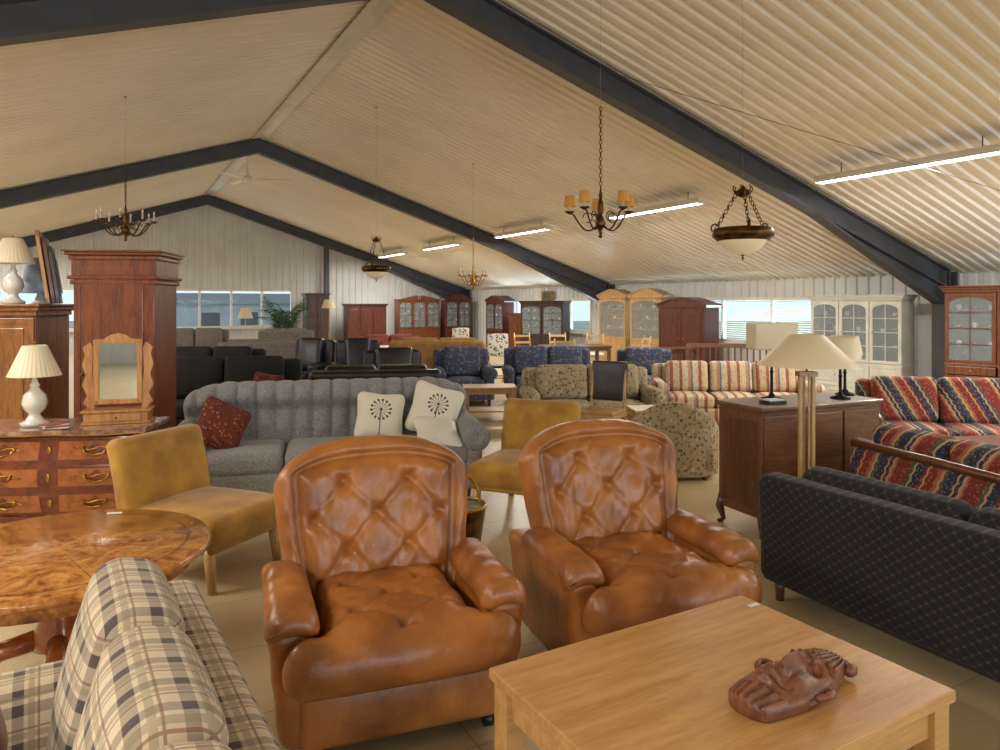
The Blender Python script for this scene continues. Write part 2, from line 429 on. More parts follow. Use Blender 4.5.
b.box((0, 0, -.35), (160, 160, .1), GRASS); b.finish('ground', (0, 0, -.05))
b = B(); b.box((0, 0, .8), (16, 5, 2.3), OUTW); b.prism([(-2.8, 1.95), (2.8, 1.95), (0, 2.7)], -8.3, 8.3, STEEL, axis='x')
for i in range(6): b.box((-6.5+i*2.6, -2.52, .9), (1.2, .06, .9), STEEL)
x, y = hall(12, 56); b.finish('neighbouring_building', (x, y, -.35), D28+8)

# fluorescent fixtures
def fixture(a, bb_):
    b = B(); L = 2.5
    b.box((0, 0, .03), (.2, L, .06), WHITE); b.box((-.06, 0, -.0), (.006, L, .05), WHITE, rot=(0, 20, 0))
    for q in (-.05, .05): b.tube([(q, -L/2+.03, -.02), (q, L/2-.03, -.02)], .014, DIFF, 8)
    for q in (-1, 1): b.box((0, q*(L/2-.01), -.01), (.2, .02, .06), WHITE)
    for q in (-.9, .9): b.tube([(0, q, .06), (0, q, .2)], .008, STEEL, 6)
    x, y = hall(a, bb_); z = zc(a)-.21
    o = b.finish('fluorescent_light', (x, y, z)); o.rotation_euler = (0, 0, TH)
    l = bpy.data.lights.new('fluo', 'AREA'); l.shape = 'RECTANGLE'; l.size = .14; l.size_y = L; l.energy = 128; l.color = (1, .94, .84)
    lo = bpy.data.objects.new('fluorescent_lamp_light', l); bpy.context.collection.objects.link(lo); lo.location = (x, y, z-.06); lo.rotation_euler = (0, 0, TH)
    lo.parent = o; lo.matrix_parent_inverse = o.matrix_basis.inverted()
for q in (-4.05, .7, 5.5, 10.25, 15.05, 19.9, 24.2): fixture(8.7, q); fixture(-2.86, q)
# unseen area lamps add ground-bounced skylight below sills, and daylight fill at the front
for (px_, py_, sz_, w_, rz_, z_, tilt) in [(*hall((GW[0]+GW[1])/2, B1+.9), 4.2, 120, D28, .25, -118), (*hall(AE+.8, 12), 7.2, 480, D28-90, .15, -118), (*hall(AE+.8, 21), 5.8, 280, D28-90, .15, -118), (*hall(AE+.8, 1), 9, 480, D28-90, .15, -118), (*hall(3, B0-.6), 16, 760, D28+180, 1.35, -90)]:
    l = bpy.data.lights.new('daylight', 'AREA'); l.shape = 'RECTANGLE'; l.size = sz_; l.size_y = .6 if z_ < 1 else 1.2; l.energy = w_; l.color = (.74, .88, 1)
    lo = bpy.data.objects.new('window_daylight', l); bpy.context.collection.objects.link(lo); lo.location = (px_, py_, z_)
    lo.rotation_euler = Euler((radians(tilt), 0, radians(rz_)))

# ------------------------------------------------------------ furniture makers (front = -Y)
def buttons_h(u, v, du, dv, D, cr):
    a = u/du+v/dv; c = u/du-v/dv
    sa, sc_ = sin(pi*a), sin(pi*c)
    dimple = exp(-((sa*sa+sc_*sc_)/.16))
    crease = exp(-(sa/.20)**2)+exp(-(sc_/.20)**2)
    return -D*dimple-cr*min(1.0, crease)

def leather_armchair(loc, rz):
    b = B()
    b.rbox((0, .02, .20), (.66, .62, .22), LEA, r=.03, n=3)
    b.rbox((0, -.325, .17), (.76, .07, .22), LEA, r=.03, n=(8, 1, 3), puff=.01)
    for s in (-1, 1):
        b.rbox((s*.385, .0, .29), (.155, .70, .46), LEA, r=.05, k=3, n=(2, 12, 8), fn=lambda x, y, z, s=s: (x+s*.02*(z/.2)+.003*sin(z*40+y*9), y+.12*z*(1 if y > 0 else -.35), z-.05*max(0, -y-.15)*(1 if z > 0 else 0)))
        def pad(x, y, z, s=s):
            u = (y+.28)/.56
            w = 1.04-.10*u
            dz = -.10*max(0, -y-.14)**1.2*2.0 - .045*((x/.11)**2)
            dz += (.003*sin(y*50+s)+.006*noise.noise(Vector((x*16, y*12, s))))*(1 if z > 0 else 0)
            return (x*w+s*.005, y, z+dz)
        b.rbox((s*.392, -.085, .535), (.185, .56, .10), LEA, r=.048, k=4, n=(6, 30, 1), fn=pad)
    def seat(x, y, z):
        x0 = x
        t = max(0, min(1, (-y-.24)/.08)); t = t*t*(3-2*t)
        x = x*(.64+.36*t)
        if z > 0:
            e = min(.43-abs(x0), .40-abs(y-.0))
            m = max(0, min(1, e/.12))
            z += (buttons_h(x, y+.02, .30, .26, .034, .011)+.022)*m
            z += .012*noise.noise(Vector((x*10, y*10, 1)))+.006*noise.noise(Vector((x*26, y*26, 1)))
        z += .012*cos(x*3.2)-.03*max(0, -y-.25)*1.2
        y -= .03*cos(x0*3.4)*t
        return (x, y, z)
    b.rbox((0, -.08, .375), (.88, .78, .20), LEA, r=.09, k=5, n=(48, 44, 2), fn=seat)
    for (i, j) in [(0, 0), (.5, .5), (-.5, .5), (.5, -.5), (-.5, -.5)]:
        u = i*.30; v = j*.26-.02
        b.ball((u, -.08+v, .462), .014, LEA, 10, (1, 1, .5))
    HX, HZ = .435, .375
    def back(x, y, z):
        x0, z0 = x, z
        e = min(HX-abs(x0), HZ-abs(z0))
        if y < 0:
            g = exp(-((e-.085)/.012)**2)*.02
            m = max(0, min(1, (e-.085)/.06))
            y -= (buttons_h(x, z-.04, .29, .28, .038, .010)+.032)*m
            y += g
            if e < .085: y -= .018*sin(pi*max(0, e)/.085)
            y -= .016*noise.noise(Vector((x*9, z*6, 4)))*m+.008*noise.noise(Vector((x*24, z*12, 4)))
        arch = .15*(abs(x0)/HX)**2.8*max(0, (z0+HZ)/(2*HZ))**2
        wid = 1-.20*(1-(z0+HZ)/(2*HZ))**2
        return (x*wid, y-.05*(abs(x0)/HX)**3, z-arch)
    b.rbox((0, .30, .67), (2*HX, .20, 2*HZ), LEA, r=.085, k=5, n=(56, 2, 54), fn=back, rot=(-13, 0, 0))
    Mb = Matrix.Translation((0, .30, .67)) @ Euler((radians(-13), 0, 0)).to_matrix().to_4x4()
    for u in (-3, -2, -1, 0, 1, 2, 3):
        for v in range(-3, 4):
            if (u+v) % 2: continue
            x = u*.145; z = v*.14+.04
            if abs(x) < HX-.10 and abs(z) < HZ-.14:
                p = Mb @ Vector((x*.98, -.086, z)); b.ball(p, .014, LEA, 10, (1, .6, 1))
    for x in (-.34, .34):
        for y in (-.30, .30):
            b.tube([(x, y, .12), (x, y, .05)], .015, BLK, 8); b.lathe([(.001, -.025), (.028, -.02), (.03, 0), (.028, .02), (.001, .025)], BLK, (x, y, .03), 14, M=Matrix.Rotation(pi/2, 4, 'Y'))
    return b.finish('leather_armchair', loc, rz)

def sofa(name, L, D, H, mat, loc, rz, seat_h=.42, arm_h=.60, aw=.17, nc=2, roll=False, legm=WALN, base=.10, backc=True, pil=None, wood_trim=None, bt=.18, rail=False):
    b = B(); hb = D/2; HB = H-.10 if rail else H
    b.rbox((0, 0, base+(seat_h-.15-base)/2), (L-.04, D-.06, seat_h-.15-base), mat, r=.03, n=2)
    b.rbox((0, hb-bt/2, (HB+base)/2), (L-.02, bt, HB-base), mat, r=.06, k=3, n=(8, 1, 3), rot=(-4, 0, 0))
    if rail:
        pts = [(-L/2+.02, -hb+.02, arm_h-.10), (-L/2, -hb+.08, arm_h-.03), (-L/2, 0, arm_h+.01), (-L/2, hb-.10, HB), (-L/2+.10, hb+.02, HB+.01), (0, hb+.03, HB+.02), (L/2-.10, hb+.02, HB+.01), (L/2, hb-.10, HB), (L/2, 0, arm_h+.01), (L/2, -hb+.08, arm_h-.03), (L/2-.02, -hb+.02, arm_h-.10)]
        b.tube(pts, .028, wood_trim, 10)
    for s in (-1, 1):
        x = s*(L/2-aw/2)
        if wood_trim:
            b.rbox((x, -.03, arm_h-.02), (aw*.5, D-.05, .05), wood_trim, r=.02, k=2, n=(1, 8, 1), fn=lambda x, y, z: (x, y, z-.10*(abs(y)/(D/2))**3))
            b.rbox((x, -.03, arm_h/2), (aw*.8, D-.14, arm_h-.1), mat, r=.04, k=2, n=2)
            b.tube([(x, -hb+.06, 0), (x, -hb+.04, arm_h-.06)], .028, wood_trim)
        elif roll:
            b.rbox((x, 0, (arm_h-.08+base)/2), (aw*.75, D-.04, arm_h-.08-base), mat, r=.04, n=2)
            b.lathe([(.001, -hb-.01), (aw*.42, -hb), (aw*.56, -hb+.03), (aw*.56, hb-.08), (.001, hb-.06)], mat, (x+s*.02, 0, arm_h-.08), 18, M=Matrix.Rotation(-pi/2, 4, 'X'))
        else:
            b.rbox((x, 0, (arm_h+base)/2), (aw, D-.03, arm_h-base), mat, r=.06, k=3, n=2, puff=.01)
    w = (L-2*aw)/nc
    for i in range(nc):
        x = -L/2+aw+w*(i+.5)
        b.rbox((x, -.06, seat_h-.07), (w-.008, D-bt-.02, .16), mat, r=.05, k=3, n=5, puff=.02)
        if backc:
            b.rbox((x, hb-bt-.07, seat_h+(H-seat_h)/2+.03), (w-.01, .17, H-seat_h+.04), pil or mat, r=.065, k=3, n=5, rot=(-12, 0, 0), puff=.02)
    for x in (-L/2+.1, L/2-.1):
        for y in (-hb+.09, hb-.09): b.tube([(x, y, base+.03), (x, y, 0)], [.03, .022], legm, 8)
    return b.finish(name, loc, rz)

def grey_sofa(loc, rz):
    b = B(); L = 2.5; m = GREY
    b.rbox((0, -.02, .24), (L-.16, .80, .2), m, r=.04, n=4)
    def bk(x, y, z):
        ch = abs(sin(pi*x/.155))
        t = max(0, (z+.30)/.6)
        if y < 0:
            row = exp(-((t-.62)/.08)**2)
            low = max(0, min(1, (t-.10)*4))
            y -= .060*ch**.5*low*(.75 if t < .6 else 1)
            y += .045*row
        if t > .5: y -= .06*sin(pi*(t-.5)/.5); z += .012*ch**.5
        z -= .10*max(0, abs(x)/1.2-.72)**1.5*6*t
        y -= .12*max(0, abs(x)/1.2-.80)*5*.5
        return (x, y, z)
    b.rbox((0, .32, .66), (2.38, .24, .60), m, r=.11, k=5, n=(150, 2, 22), fn=bk, rot=(-8, 0, 0))
    for i in range(-7, 8):
        b.ball((i*.155, .225, .73), .016, m, 8)
    for i in range(3):
        b.rbox((-.74+.74*i, -.10, .40), (.735, .66, .17), m, r=.06, k=3, n=6, puff=.02)
    for s in (-1, 1):
        x = s*1.14
        b.rbox((x, -.04, .32), (.15, .78, .42), m, r=.05, k=3, n=3)
        b.lathe([(.001, -.46), (.08, -.465), (.115, -.43), (.12, .0), (.13, .36), (.001, .38)], m, (x+s*.02, 0, .54), 20, M=Matrix.Rotation(-pi/2, 4, 'X') @ Matrix.Rotation(pi, 4, 'Y') @ Matrix.Diagonal((1, 1, -1, 1)))
        b.lathe([(.001, -.001), (.03, -.004), (.05, .0)], m, (x+s*.02, -.466, .54), 14, M=Matrix.Rotation(pi/2, 4, 'X'))
    for x in (-1.1, 1.1):
        for y in (-.34, .34): b.tube([(x, y, .16), (x, y-.01, .08), (x, y, 0)], [.035, .028, .02], WALN)
    return b.finish('grey_tufted_sofa', loc, rz)

def armless_chair(loc, rz, name='mustard_lounge_chair'):
    b = B()
    b.rbox((0, -.03, .34), (.66, .72, .17), MUST, r=.05, k=4, n=8, puff=.03)
    b.rbox((0, -.03, .245), (.60, .64, .06), MUST, r=.02, n=1)
    def bk(x, y, z): return (x*(1+.03*z), y+.25*z*z, z)
    b.rbox((0, .33, .58), (.66, .15, .52), MUST, r=.055, k=4, n=(6, 1, 8), rot=(-12, 0, 0), fn=bk, puff=.01)
    for x in (-.27, .27):
        b.tube([(x, -.31, .26), (x*1.03, -.34, 0)], [.036, .024], OAKL); b.tube([(x, .27, .26), (x*1.03, .38, 0)], [.036, .024], OAKL)
    return b.finish(name, loc, rz)

def pillow(name, s, t, mat, loc, rot):
    b = B()
    def fn(x, y, z):
        u, v = abs(x)/(s/2), abs(z)/(s/2)
        k = max(.06, (1-min(1, u)**3.0)*(1-min(1, v)**3.0))**.55
        pin = 1-.05*(1-(u*v))
        return (x*pin*(1-.05*(1-v)), y*k, z*pin*(1-.05*(1-u)))
    b.rbox((0, 0, 0), (s, t, s), mat, r=t*.4, k=2, n=(14, 1, 14), fn=fn)
    return b.finish(name, loc, rot=tuple(radians(q) for q in rot))

def cabinet(name, W, D, H, m, loc, rz, glass=True, nd=2, low=.34, crown='flat', rows=4, cols=2, drawers=0, inner=None, legs_h=0.0, lattice=False):
    b = B(); hw, hd = W/2, D/2; t = .025; z0 = .08
    inner = inner or m
    ch = .10; top = H-ch if crown != 'arch' else H-.22
    b.box((0, 0, .04), (W+.03, D+.03, .08), m)
    b.box((0, hd-t/2, (top+z0)/2), (W, t, top-z0), inner)
    for s in (-1, 1): b.box((s*(hw-t/2), 0, (top+z0)/2), (t, D, top-z0), m)
    b.box((0, 0, top-t/2), (W, D, t), m); b.box((0, 0, z0+t/2), (W, D, t), m)
    zl = z0+(top-z0)*low if glass else top
    if glass: b.box((0, -.01, zl), (W+.02, D+.02, .035), m)
    dw = W/nd
    def frame(x, za, zb, g):
        f = .055; w = dw-.012
        for s in (-1, 1): b.box((x+s*(w/2-f/2), -hd-.006, (za+zb)/2), (f, .026, zb-za), m)
        b.box((x, -hd-.006, zb-f/2), (w, .024, f), m); b.box((x, -hd-.006, za+f/2), (w, .024, f), m)
        if g:
            b.box((x, -hd-.002, (za+zb)/2), (w-f, .006, zb-za-f), GLASS, bev=.001)
            for i in range(1, cols): b.box((x-w/2+f+(w-2*f)*i/cols, -hd-.008, (za+zb)/2), (.014, .014, zb-za-f), m)
            for i in range(1, rows): b.box((x, -hd-.008, za+f+(zb-za-2*f)*i/rows), (w-f, .014, .014), m)
            pts = [(x-w/2+f, zb-f)]+[(x-(w/2-f)*cos(pi*i/10), zb-f-.10+.10*sin(pi*i/10)) for i in range(11)]+[(x+w/2-f, zb-f)]
            for i in range(len(pts)-1):
                p, q = pts[i], pts[i+1]
                b.prism([(p[0], p[1]), (q[0], q[1]), (q[0], zb-f+.003), (p[0], zb-f+.003)], -hd-.014, -hd, m) if q[0]-p[0] > 1e-4 else None
        else:
            b.box((x, -hd-.002, (za+zb)/2), (w-2*f+.01, .02, zb-za-2*f+.01), m)
            b.box((x, -hd-.012, (za+zb)/2), (w-2*f-.06, .02, zb-za-2*f-.06), m, bev=.008)
        b.ball((x+(.4*w if x < 0 else -.4*w), -hd-.03, (za+zb)/2), .014, BRASS, 8)
    for i in range(nd):
        x = -hw+dw*(i+.5)
        if glass:
            ztop = zl-.01
            if drawers:
                ztop = zl-.17
                b.box((x, -hd-.006, zl-.09), (dw-.03, .025, .13), m, bev=.006); b.ball((x, -hd-.03, zl-.09), .014, BRASS, 8)
            frame(x, z0+.01, ztop, False); frame(x, zl+.025, top-.02, True)
        else: frame(x, z0+.01, top-.02, False)
    if glass:
        b.box((0, .02, z0+(zl-z0)*.5), (W-.05, D-.06, .02), m)
        for i in (1, 2, 3):
            z = zl+(top-zl)*i/4; b.box((0, .02, z), (W-.05, D-.08, .012), inner)
            for q in range(int(W/.22)):
                x = -hw+.15+q*.22; h = .05+.06*((q*7+i*3) % 5)/5
                b.lathe([(.001, 0), (.03, .002), (.045, h*.6), (.03, h), (.028, h)], CERA if (q+i) % 2 else BRASS, (x, .02, z+.007), 10)
    if crown == 'flat':
        b.box((0, -.01, top+.02), (W+.04, D+.04, .04), m); b.box((0, -.02, top+.06), (W+.10, D+.08, .04), m, bev=.012); b.box((0, -.03, top+.09), (W+.15, D+.11, .02), m)
    elif crown == 'tall':
        b.box((0, 0, top-.17), (W+.05, D+.05, .04), m, bev=.01); b.box((0, 0, top-.13), (W+.09, D+.07, .03), m, bev=.01)
        b.box((0, 0, top-.05), (W+.03, D+.03, .16), m)
        b.box((0, -.01, top+.04), (W+.07, D+.05, .04), m, bev=.01); b.box((0, -.02, top+.075), (W+.12, D+.08, .03), m, bev=.01); b.box((0, -.03, top+.095), (W+.15, D+.1, .015), m)
    elif crown == 'arch':
        pts = [(-hw-.04, top)]+[(-hw-.04+(W+.08)*i/16, top+.06+.16*sin(pi*i/16)**1.4) for i in range(16)]+[(hw+.04, top+.06), (hw+.04, top)]
        b.prism(pts, -hd-.03, -hd+.03, m)
        pts2 = [(-hw-.07+(W+.14)*i/16, top+.09+.16*max(0, sin(pi*i/16))**1.4) for i in range(17)]
        pts3 = [(p[0], p[1]-.03) for p in pts2[::-1]]
        b.prism(pts2+pts3, -hd-.06, hd, m)
    elif crown == 'broken':
        for s in (-1, 1):
            b.prism([(s*(hw+.04), top), (s*(hw+.04), top+.03), (s*.10, top+.20), (s*.06, top+.14), (s*.06, top)], -hd-.03, -hd+.05, m)
        b.box((0, -.01, top+.02), (W+.06, D+.05, .04), m); b.lathe([(.03, 0), (.02, .05), (.035, .1), (.001, .17)], m, (0, -hd+.01, top+.04), 12)
    return b.finish(name, loc, rz)

def shade(b, z0, z1, r0, r1, mat, n=40, fl=0, fa=0, c=(0, 0)):
    b.lathe([(r0, z0), (r1, z1), (r1-.004, z1), (r0-.004, z0), (r0, z0)], mat, (c[0], c[1], 0), n, fl, fa)
def ribbed_lamp(name, loc, H=.56, mat=SHADE, bm=CERA, s=1.0):
    b = B()
    prof = [(.001, 0), (.075, 0), (.08, .02), (.05, .035), (.035, .06), (.03, .075), (.055, .10), (.07, .14), (.06, .19), (.03, .225), (.022, .24), (.03, .25), (.018, .27), (.012, .30), (.012, .33)]
    b.lathe([(r*s, z*s) for r, z in prof], bm, n=24, fl=12, fa=.03)
    shade(b, .31*s, .50*s, .145*s, .065*s, mat, 96, 32, .025)
    b.tube([(0, 0, .32*s), (0, 0, .51*s)], .004, BRASS, 6); b.ball((0, 0, .515*s), .01, BRASS, 8)
    for a in range(3):
        q = a*2*pi/3; b.tube([(0, 0, .49*s), (.065*s*cos(q), .065*s*sin(q), .495*s)], .0025, BRASS, 5)
    return b.finish(name, loc, 0)

def chandelier(name, loc, zt, n=5, R=.34, shades=True, m=ABRA, drop=0, small=.5, up=.10, sm=None, chainn=8):
    b = B()
    b.lathe([(.001, -.20), (.018, -.19), (.012, -.16), (.04, -.12), (.055, -.08), (.03, -.03), (.02, 0), (.035, .05), (.028, .12), (.014, .17), (.022, .20), (.01, .24), (.006, .30)], m, n=18)
    b.ball((0, 0, -.215), .02, m, 10)
    for i in range(n):
        a = 2*pi*i/n+.3; c_, s_ = cos(a), sin(a)
        pts = []
        for j in range(15):
            t = j/14; r = R*t; z = -.06-.11*sin(pi*min(1, t*1.15))+up*t*t*1.0
            pts.append((r*c_, r*s_, z))
        b.tube(pts, .009, m, 6)
        b.tube([((R*.42+.05*cos(k))*c_, (R*.42+.05*cos(k))*s_, -.02+.05*sin(k)) for k in [q*.5 for q in range(11)]], .006, m, 5)
        z = up-.06-.11*sin(pi)
        b.lathe([(.008, z-.02), (.045, z), (.05, z+.012), (.02, z+.012)], m, (R*c_, R*s_, 0), 14)
        b.lathe([(.013, z+.01), (.013, z+.10), (.001, z+.10)], CERA, (R*c_, R*s_, 0), 10)
        if shades: b.lathe([(.062, z+.06), (.045, z+.17), (.042, z+.17), (.059, z+.06)], sm or SHADEY, (R*c_, R*s_, 0), 18)
        else: b.lathe([(.001, z+.10), (.012, z+.115), (.012, z+.13), (.001, z+.16)], ALAB, (R*c_, R*s_, 0), 10)
    h = zt-loc[2]
    for i in range(chainn):
        b.torus((0, 0, .32+i*.042), .020, .006, m, rot=(90, 0, 90*(i % 2)), sx=.65, n=12, m=5)
    zc_ = .32+chainn*.042
    b.tube([(0, 0, zc_-.02), (0, 0, h)], .0016, CORD, 5)
    b.lathe([(.001, h), (.02, h-.002), (.018, h-.02), (.004, h-.03)], CORD, n=10)
    return b.finish(name, loc, 0)
def bowl_pendant(name, loc, zt, R=.25, m=ABRA, chain=.42, k=1):
    b = B()
    b.lathe([(.001, -R*.62), (R*.3, -R*.58), (R*.62, -R*.40), (R*.82, -R*.12), (R*.86, 0)], ALAB, n=28)
    b.lathe([(R*.84, -R*.14), (R*.92, -R*.06), (R*1.0, .0), (R*1.02, .03), (R*.96, .07), (R*.9, .075), (R*.86, .0)], m, n=36, fl=18, fa=.012)
    b.lathe([(.001, -R*.62-.05), (.012, -R*.62-.03), (.006, -R*.62-.015), (.02, -R*.62)], m, n=10)
    b.lathe([(.02, chain-.02), (R*.22, chain), (R*.26, chain+.03), (R*.12, chain+.05), (.01, chain+.08)], m, n=20, fl=8, fa=.05)
    for i in range(3):
        a = 2*pi*i/3+.4
        for j in range(9):
            t = j/8.5; r = R*.92*(1-t)+R*.22*t; z = .07+(chain-.07)*t
            b.torus((r*cos(a), r*sin(a), z+.02), .022*k, .005, m, rot=(90, 0, 90*(j % 2)+math.degrees(a)), sx=.65, n=10, m=5)
        b.torus((R*.98*cos(a), R*.98*sin(a), .09), .035, .008, m, rot=(90, 0, math.degrees(a)), n=12, m=5)
    for i in range(6):
        a = 2*pi*i/6; b.tube([(R*.22*cos(a), R*.22*sin(a), chain), (R*.34*cos(a), R*.34*sin(a), chain+.05), (R*.30*cos(a), R*.30*sin(a), chain+.08)], .006, m, 5)
    h = zt-loc[2]; b.tube([(0, 0, chain+.06), (0, 0, h)], .0016, CORD, 5); b.lathe([(.001, h), (.02, h-.002), (.018, h-.02), (.004, h-.03)], CORD, n=10)
    return b.finish(name, loc, 0)
def ceil_z(x, y): return zc(x*CT+y*ST)

def table(name, L, W, H, m, loc, rz, leg=.06, th=.03, apron=.07, round_leg=False, shelf=False):
    b = B(); b.box((0, 0, H-th/2), (L, W, th), m, bev=.005)
    i = leg*.5+.02
    for x in (-L/2+i, L/2-i):
        for y in (-W/2+i, W/2-i):
            if round_leg: b.tube([(x, y, H-th), (x*1.02, y*1.02, 0)], [leg*.5, leg*.3], m)
            else: b.box((x, y, (H-th)/2), (leg, leg, H-th), m)
    for s in (-1, 1):
        b.box((0, s*(W/2-i), H-th-apron/2), (L-2*i, .022, apron), m); b.box((s*(L/2-i), 0, H-th-apron/2), (.022, W-2*i, apron), m)
    if shelf: b.box((0, 0, .14), (L-.06, W-.06, .02), m)
    return b.finish(name, loc, rz)
def dining_chair(name, loc, rz, m, seat, back=None, H=.95, ladder=3):
    b = B()
    b.box((0, 0, .43), (.44, .42, .04), m); b.rbox((0, 0, .465), (.42, .40, .05), seat, r=.02, n=2)
    for x in (-.19, .19):
        b.tube([(x, -.18, .42), (x, -.18, 0)], [.02, .015], m)
        b.tube([(x, .24, 0), (x, .19, .42), (x, .22, .7), (x, .27, H)], [.015, .02, .018, .016], m)
    if back: b.rbox((0, .245, H-.22), (.42, .05, .44), back, r=.022, n=3, rot=(-8, 0, 0))
    else:
        for i in range(ladder): b.box((0, .215+.02*i, .58+i*.15), (.38, .018, .05), m, rot=(-8, 0, 0))
    for y in (-.18, .22): b.box((0, y, .22), (.36, .016, .02), m)
    return b.finish(name, loc, rz)

# ------------------------------------------------------------ FOREGROUND
leather_armchair((-.47, 2.98), 20)
leather_armchair((.61, 3.44), 20)

# oak coffee table
b = B(); L, W, H = 1.14, .81, .5
b.box((0, 0, H-.0175), (L, W, .035), OAK, bev=.004)
for x in (-L/2+.05, L/2-.05):
    for y in (-W/2+.05, W/2-.05): b.box((x, y, (H-.035)/2), (.075, .075, H-.035), OAK)
for s in (-1, 1):
    b.box((0, s*(W/2-.045), H-.035-.05), (L-.17, .025, .10), OAK); b.box((s*(L/2-.045), 0, H-.085), (.025, W-.17, .10), OAK)
b.finish('oak_coffee_table', (.66, 2.205), 30)
b = B(); b.box((0, 0, .0012), (.05, .022, .0016), PAPER, bev=.0003); b.finish('price_tag', (.965, 2.74, .5), 28)

# carved wooden mask: crown at +x, chin at -x, face up
b = B()
def gs(v, c, w): return exp(-((v-c)/w)**2)
def mk(x, y, z):
    t = (x+.21)/.42
    w = .34+.66*max(0, sin(pi*min(1, max(0, t*.80+.14))))**.8
    y2 = y*w; h = z
    if z > 0:
        u = y/.085; au = abs(u)
        h += .030*max(0, sin(pi*min(1, t+.05)))*(1-u*u*.9)
        h += .044*gs(u, 0, .13)*gs(t, .50, .11)+.020*gs(au, .17, .09)*gs(t, .42, .035)
        h -= .034*gs(au, .45, .19)*gs(t, .61, .045)
        h += .022*gs(au, .45, .13)*gs(t, .61, .020)
        h += .026*gs(au, .42, .32)*gs(t, .70, .022)
        h -= .030*gs(u, 0, .40)*gs(t, .30, .014)
        h += .024*gs(u, 0, .36)*(gs(t, .262, .018)+gs(t, .338, .018))
        h += .014*gs(au, .62, .18)*gs(t, .44, .08)
        if t > .76: h += .012*abs(sin(u*11))+.006
        h += .012*gs(t, .76, .012)
        if t < .20: h += .012*gs(u, 0, .4)+.005*sin(u*18)
    return (x+.02*(1-(y/.085)**2)*(1 if x > 0 else -1), y2, max(h, -.02))
b.rbox((0, 0, .021), (.42, .19, .04), CARV, r=.012, k=2, n=(120, 64, 2), fn=mk)
for s in (-1, 1):
    b.torus((.015, s*.094, .028), .024, .010, CARV, rot=(20*s, 0, 0), sx=1.25, n=16, m=8)
    b.tube([(-.015, s*.092, .02), (-.045, s*.092, .022), (-.06, s*.085, .016)], [.010, .012, .006], CARV, 8)
for i in range(5):
    a = -.8+i*.4; b.ball((.20+.02*cos(a), .075*sin(a)*1.1, .028), .022, CARV, 10, (1.3, .9, .9))
b.finish('carved_wooden_mask', (.86, 2.13, .5), 34)

sofa('dark_patterned_sofa', 2.1, .82, .70, DIA, (2.27, 3.30), 116.8, arm_h=.58, nc=2, pil=DIA, aw=.16)

# burl table
b = B()
b.lathe([(.001, .535), (.60, .535), (.62, .545), (.62, .565), (.61, .575), (.001, .575)], BUR, n=72)
b.lathe([(.55, .535), (.54, .47), (.52, .47), (.52, .535)], BUR, n=48)
b.lathe([(.001, .53), (.10, .53), (.08, .46), (.055, .38), (.075, .28), (.10, .22), (.10, .16), (.06, .14)], INL, n=24, cap=True)
for i in range(4):
    a = i*pi/2+.5; b.tube([(.05*cos(a), .05*sin(a), .2), (.22*cos(a), .22*sin(a), .17), (.36*cos(a), .36*sin(a), .06), (.43*cos(a), .43*sin(a), .025)], [.045, .04, .03, .025], INL, 10)
b.finish('round_burl_table', (-1.93, 3.15))
b = B(); b.box((0, 0, .0012), (.07, .025, .0016), PAPER, bev=.0003); b.finish('price_tag', (-1.97, 3.68, .5755), 10)

# plaid sofa
b = B(); L = 1.9; hb = .43; m = PLAID
b.rbox((0, 0, .2), (L-.04, .78, .2), m, r=.03, n=2)
b.rbox((0, hb-.07, .45), (L-.02, .15, .66), m, r=.05, k=3, n=(10, 1, 4), rot=(-6, 0, 0))
for s in (-1, 1):
    b.rbox((s*(L/2-.1), -.02, .37), (.2, .8, .48), m, r=.07, k=4, n=3, puff=.012)
for i in (-1, 0, 1):
    w = .50
    b.rbox((i*w, -.08, .37), (w-.006, .66, .17), m, r=.06, k=3, n=6, puff=.02)
    b.rbox((i*w, hb-.23, .675), (w-.004, .18, .54), m, r=.07, k=4, n=8, rot=(-13, 0, 0), puff=.035)
for x in (-.85, .85):
    for y in (-.34, .34): b.tube([(x, y, .12), (x, y, 0)], [.03, .022], WALN)
b.finish('plaid_sofa', (-.88, 1.29), -58)
pillow('brown_leather_cushion', .42, .16, BRNL, (-1.19, 1.53, .62), (-24, 0, -50))

# mustard chairs
armless_chair((-1.84, 4.46), 68)
armless_chair((.20, 5.72), -24)
GSX, GSY = -1.42, 6.08
grey_sofa((GSX, GSY), 14)
def onsofa(x, y, z):
    a = radians(14); return (GSX+x*cos(a)-y*sin(a), GSY+x*sin(a)+y*cos(a), z)
pillow('dandelion_pillow', .42, .15, DANDE, onsofa(.40, -.02, .68), (-18, 6, 12))
pillow('dandelion_pillow', .46, .15, DANDE, onsofa(.88, .0, .71), (-16, 18, 12))
pillow('white_pillow', .40, .15, WHITE, onsofa(.86, -.26, .57), (-66, 8, 20))
pillow('paisley_pillow', .40, .15, PERS, onsofa(-.86, -.14, .67), (-20, 28, 30))

b = B()
b.X = Matrix.Diagonal((.85, .85, 1, 1))
b.lathe([(.001, 0), (.15, 0), (.16, .02), (.15, .04), (.17, .18), (.20, .34), (.205, .36), (.195, .36), (.165, .18), (.14, .05)], ABRA, n=32)
b.torus((0, 0, .36), .2, .012, BRASS, n=32)
b.torus((0, .0, .40), .16, .010, BRASS, rot=(70, 0, 20), n=28)
b.lathe([(.001, .345), (.19, .345), (.19, .355), (.001, .355)], GLASS, n=32)
b.finish('brass_tub', (-.26, 4.6))

